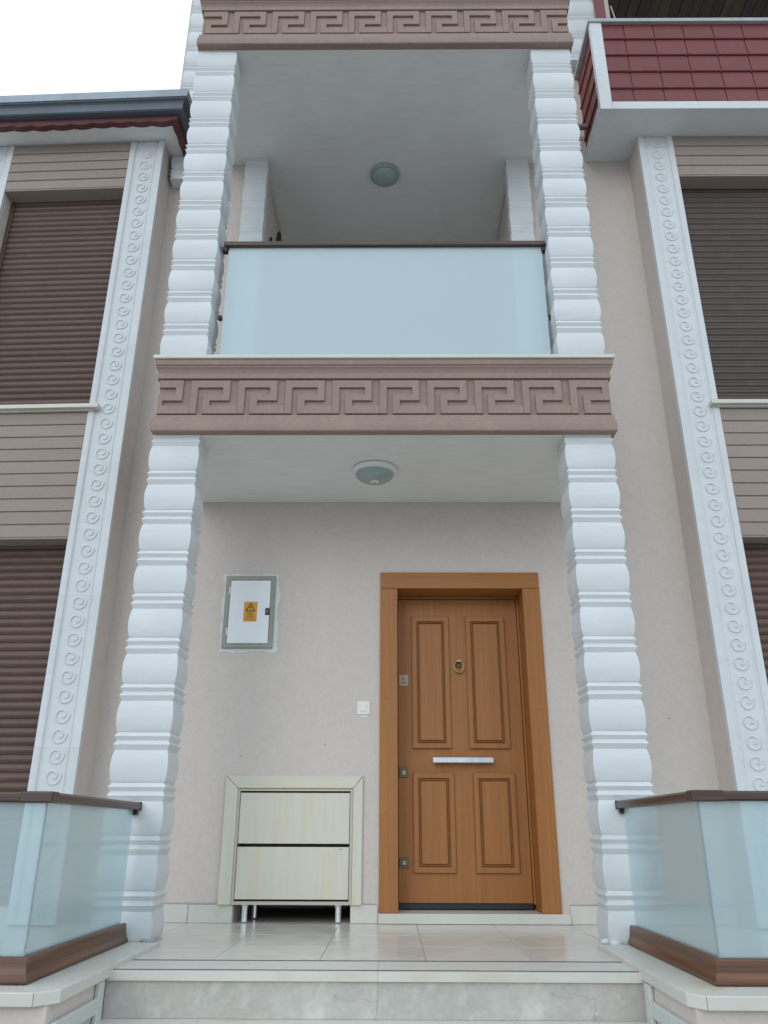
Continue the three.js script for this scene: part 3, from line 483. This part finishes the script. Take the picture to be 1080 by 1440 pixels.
// ------------------------------------------------------------------ glass railings
{
  const o = thing('balcony_railing', 'pale blue milky glass balcony railing with thin brown handrail', 'railing');
  part('glass_panel', box(-1.098, 1.026, 3.30, 4.205, 1.0, 1.01), M.glassFrost, o);
  part('handrail', box(-1.132, 1.048, 4.204, 4.242, 0.975, 1.035, 0.008, 'x'), M.brownRail, o);
  part('base_channel', box(-1.12, 1.035, 3.2755, 3.315, 0.975, 1.035, 0.006, 'x'), M.brown, o);
  for (const x of [-1.142, 1.022]) { part('end_bracket', box(x, x + 0.035, 4.165, 4.203, 0.985, 1.025, 0.004), M.black, o); }
  for (const x of [-1.128, 1.036]) part('glass_clamp', box(x, x + 0.024, 3.62, 3.65, 0.99, 1.02, 0.003), M.black, o);
}
function terraceRailing(s, label) {
  const o = thing('terrace_railing', label, 'railing'), x = s < 0 ? -1.292 : 1.168, zc = s < 0 ? 2.195 : 2.15, xo = s < 0 ? -4.5 : 4.7, zi = 1.125, hT = s < 0 ? 0.648 : 0.662;
  part('glass_panel', box(x - 0.005, x + 0.005, 0.05, hT - 0.035, zi, zc - 0.007), M.glassMilk, o);
  const step = 1.15; for (let a = x - s * 0.008, k = 0; Math.abs(a - xo) > 0.1 && k < 4; k++) { const b = s < 0 ? Math.max(xo, a - step) : Math.min(xo, a + step); part('glass_panel', box(Math.min(a, b) + 0.003, Math.max(a, b) - 0.003, 0.05, hT - 0.035, zc - 0.005, zc + 0.005), M.glassMilk, o); a = b; }
  part('corner_seal', box(x - 0.0042, x + 0.0042, 0.05, hT - 0.036, zc - 0.0068, zc - 0.0052), M.seal, o);
  // handrail along the side and front with mitre
  const hp = [[-0.027, hT - 0.036], [0.027, hT - 0.036], [0.031, hT - 0.03], [0.031, hT - 0.008], [0.024, hT], [-0.024, hT], [-0.031, hT - 0.008], [-0.031, hT - 0.03], [-0.027, hT - 0.036]];
  part('handrail', sweep([[x, 1.085], [x, zc]].map((p, i) => i ? p : p), hp.slice(0, -1).concat([hp[0]]), 1, 'z', 0.5), M.brownRail, o);
  part('handrail', sweep([[x - s * 0.031, zc + 0.0005], [xo, zc + 0.0005]], hp.slice(0, -1).concat([hp[0]]), 1, 'x', 0.5), M.brownRail, o);
  part('corner_sleeve', box(Math.min(x - s * 0.034, x + s * 0.09), Math.max(x - s * 0.034, x + s * 0.09), hT - 0.038, hT + 0.0025, zc - 0.034, zc + 0.034, 0.006, 'x'), M.brownRail, o);
  part('end_bracket', box(x - 0.02, x + 0.02, hT - 0.06, hT - 0.0365, 1.078, 1.115, 0.004), M.black, o);
  part('end_cap', box(x - 0.033, x + 0.033, hT - 0.038, hT + 0.002, 1.075, 1.0845, 0.003), M.black, o);
  // moulded base channel on both faces
  const bp = [[0.0065, 0.021], [0.037, 0.021], [0.040, 0.026], [0.0395, 0.034], [0.033, 0.044], [0.028, 0.06], [0.0255, 0.078], [0.024, 0.098], [0.020, 0.103], [0.0065, 0.103]];
  part('base_channel', sweep([[x, zi - 0.035], [x, zc], [xo, zc]], bp, s < 0 ? -1 : 1, 'h', 0.45), M.brown, o);
  part('base_channel', sweep([[x, zi - 0.035], [x, zc], [xo, zc]], bp.map(([a, b]) => [a, b]), s < 0 ? 1 : -1, 'h', 0.45), M.brown, o);
}
terraceRailing(-1, 'milky glass terrace railing with brown rails at the shoe cabinet side column');
terraceRailing(1, 'milky glass terrace railing with brown rails at the door side column');

// ------------------------------------------------------------------ left roof eave
{
  const pv = [BAYL.x, 0, BAYL.z], o = thing('roof_eave', 'roof eave with blue grey gutter and dark red tile edge over the left bay', 'roof', pv); o.rotation.y = BAYL.a;
  const at = (g) => g.translate(-pv[0], 0, -pv[2]);
  part('soffit', at(box(-4.6, -1.80, 5.972, 6.0, -0.3, 0.44)), M.ceiling, o);
  part('fascia_board', at(mergeGeometries([box(-4.6, -1.80, 6.0005, 6.12, 0.40, 0.438), box(-1.84, -1.802, 6.0005, 6.12, -0.3, 0.399)])), M.roofRed[1], o);
  // curved tile ends hanging under the gutter
  const tp = []; for (let i = 0; i <= 6; i++) { const t = i / 6; tp.push([t * 0.168, -0.016 * Math.sin(Math.PI * t)]); } for (let i = 6; i >= 0; i--) { const t = i / 6; tp.push([t * 0.168, 0.075]); }
  const tg = new THREE.ExtrudeGeometry(poly(tp), { depth: 0.05, bevelEnabled: true, bevelSize: 0.003, bevelThickness: 0.003, bevelSegments: 1 }); const tile = toCreasedNormals(uvm(tg), 0.6);
  for (let k = 0; k < 17; k++) part('tile_end', tile, M.roofRed[k % 2], o, [-1.80 - 0.168 - k * 0.168 - pv[0], 5.945 + 0.012 * hash(k, 3, 5) - 0, 0.442 - pv[2]]);
  for (let k = 0; k < 4; k++) { const m = part('tile_end', tile, M.roofRed[(k + 1) % 2], o, [-1.798 - pv[0], 5.945 + 0.012 * hash(k, 7, 5), 0.494 - k * 0.168 - pv[2]]); m.rotation.y = Math.PI / 2; }
  // gutter: stepped trough running along the front and round the corner
  const gp = [[0.0, 6.0], [0.075, 6.0], [0.085, 6.008], [0.088, 6.075], [0.096, 6.085], [0.112, 6.091], [0.118, 6.105], [0.118, 6.16], [0.108, 6.165], [0.102, 6.157], [0.07, 6.02], [0.0, 6.02]];
  part('gutter', at(sweep([[-4.6, 0.498], [-1.748, 0.498], [-1.748, 0.02]], gp.map(([a, b]) => [a - 0.03, b]), -1, 'x', 0.5)), M.gutter, o);
  part('gutter_lip', at(sweep([[-4.6, 0.5855], [-1.6605, 0.5855], [-1.6605, 0.02]], [[0.001, 6.10], [0.007, 6.10], [0.009, 6.12], [0.012, 6.127], [0.012, 6.17], [0.004, 6.177], [-0.012, 6.173], [-0.012, 6.167], [0.001, 6.1655]], -1, 'x', 0.5)), M.gutterLip, o);
  const rs = new THREE.Shape(); const g = new THREE.BoxGeometry(2.83, 0.06, 1.1); g.rotateX(18 * deg); g.translate(-3.2, 6.27, -0.05); part('roof_sheet', at(uvm(g)), M.roofRed[0], o);
}

// ------------------------------------------------------------------ right balcony parapet with red tiles
{
  const o = thing('balcony_parapet', 'balcony parapet clad in dark red tiles with white border at the upper right', 'parapet');
  const x0 = 1.712, x1 = 4.8, y0 = 5.988, y1 = 6.985, zf = 0.56;
  part('soffit_slab', box(x0 + 0.002, x1, y0, y0 + 0.09, 0.002, zf - 0.012), M.white, o);
  part('parapet_wall', mergeGeometries([box(x0 + 0.03, x1, y0 + 0.091, y1 - 0.001, zf - 0.12, zf - 0.03), box(x0 + 0.03, x0 + 0.12, y0 + 0.091, y1 - 0.001, 0.002, zf - 0.121)]), M.white, o);
  part('border', box(x0, x0 + 0.1, y0 - 0.002, y1, zf - 0.05, zf, 0.003), M.white, o);
  part('border', box(x0 + 0.1005, x1, y0 - 0.002, y0 + 0.078, zf - 0.05, zf, 0.003, 'x'), M.white, o);
  part('border', box(x0, x0 + 0.035, y0 - 0.004, y0 + 0.078, 0.004, zf - 0.0505, 0.003, 'z'), M.white, o);
  part('cap', box(x0 - 0.012, x1, y1 + 0.0005, y1 + 0.04, zf - 0.15, zf + 0.014, 0.004, 'x'), M.capGrey, o);
  part('cap', box(x0 - 0.012, x0 + 0.14, y1 + 0.0005, y1 + 0.04, 0.004, zf - 0.1505, 0.004, 'z'), M.capGrey, o);
  // tiles: wedge, thick at the lower edge
  const w = 0.2535, rows = [6.0665, 6.222, 6.414, 6.606, 6.797, 6.984];
  const tileGeo = (ww, h) => { const p = [[-0.03, 0], [-0.006, 0], [-0.0, 0.006], [0.0, 0.016], [-0.008, 0.026], [-0.014, h - 0.001], [-0.03, h - 0.001]]; const a = extrudeX(p, 0.0, ww - 0.014), b = extrudeX(p.map(([z, y]) => [z - 0.006, y]), ww - 0.0138, ww - 0.0008); return toCreasedNormals(mergeGeometries([a, b]), 0.4); };
  for (let r = 0; r < 5; r++) { const h = rows[r + 1] - rows[r], full = tileGeo(w, h), first = tileGeo(2.007 - 0.0005 - (x0 + 0.1015) - 0.0, h);
    part('tile', first, M.tileRed[Math.floor(rnd() * 3)], o, [x0 + 0.1015, rows[r], zf - 0.004]);
    for (let k = 0; k < 10; k++) part('tile', full, M.tileRed[Math.floor(rnd() * 3)], o, [2.007 + k * w, rows[r], zf - 0.004]);
    for (let k = 0; k < 2; k++) { const m = part('tile', full, M.tileRed[Math.floor(rnd() * 3)], o, [x0 + 0.012, rows[r], 0.004 + k * w]); m.rotation.y = -Math.PI / 2; }
  }
  // terrace behind the parapet: post, dark plank ceiling, sagging line
  const pst = thing('terrace_post', 'maroon metal post standing on the red tiled parapet', 'post', [1.87, 7.027, 0.42]); part('shaft', box(-0.036, 0.036, 0.012, 3.0, -0.036, 0.036, 0.004), M.maroon, pst); part('foot_plate', box(-0.06, 0.06, 0.0, 0.0115, -0.06, 0.06, 0.002), M.capGrey, pst);
  const cl = thing('plank_ceiling', 'dark wooden plank ceiling above the red tiled parapet', 'ceiling', [0, 8.9, 0]);
  for (let k = 0; k < 26; k++) part('plank', box(1.80 + k * 0.115, 1.80 + k * 0.115 + 0.111, 0.004 * (k % 2), 0.03, -4.2, 1.0, 0.004, 'z'), M.plank[Math.floor(rnd() * 3)], cl);
  part('roof_deck', box(1.79, 4.8, 0.036, 0.16, -4.2, 1.0), M.plank[0], cl); part('edge_board', box(1.79, 4.8, -0.08, 0.16, 1.001, 1.03, 0.003, 'x'), M.maroon, cl);
  const bw = thing('terrace_back_wall', 'dark shaded wall at the back of the covered roof terrace', 'wall'); part('wall', box(1.8, 4.8, 6.1, 8.89, -4.4, -4.22), M.wall, bw);
  const ln = thing('hanging_line', 'pale washing line slanting under the plank ceiling', 'line'); part('line', new THREE.TubeGeometry(new THREE.CatmullRomCurve3([new THREE.Vector3(2.02, 7.55, 0.30), new THREE.Vector3(2.045, 7.25, 0.34), new THREE.Vector3(2.085, 6.99, 0.40)]), 10, 0.006, 6), M.rope, ln);
  const pp = thing('drain_pipe', 'short grey drain pipe between balcony column and tiled parapet', 'pipe', [1.69, 6.26, 0.1]); part('pipe', new THREE.CylinderGeometry(0.026, 0.026, 0.15, 16).rotateZ(Math.PI / 2), M.pipe, pp, [0.0, 0.03, 0]); part('elbow', new THREE.CylinderGeometry(0.029, 0.029, 0.14, 16), M.pipe, pp, [-0.06, -0.03, 0]);
}

// dark stand behind the balcony glass
{
  const o = thing('folded_parasol', 'dark slim folded things leaning behind the balcony handrail', 'parasol', [-1.03, 3.2, -0.3]);
  const g = new THREE.LatheGeometry([[0.0005, 0], [0.02, 0], [0.03, 0.3], [0.045, 1.2], [0.03, 2.1], [0.018, 2.27], [0.0005, 2.3]].map((p) => new THREE.Vector2(...p)), 14);
  part('cover', g, M.dark, o, [0.035, 0, 0]); part('pole', new THREE.CylinderGeometry(0.012, 0.014, 2.22, 10), M.dark, o, [-0.035, 1.11, 0]);
}

scene.traverse((o) => { if (o.isMesh) { o.castShadow = true; o.receiveShadow = true; } });
renderer.render(scene, camera);
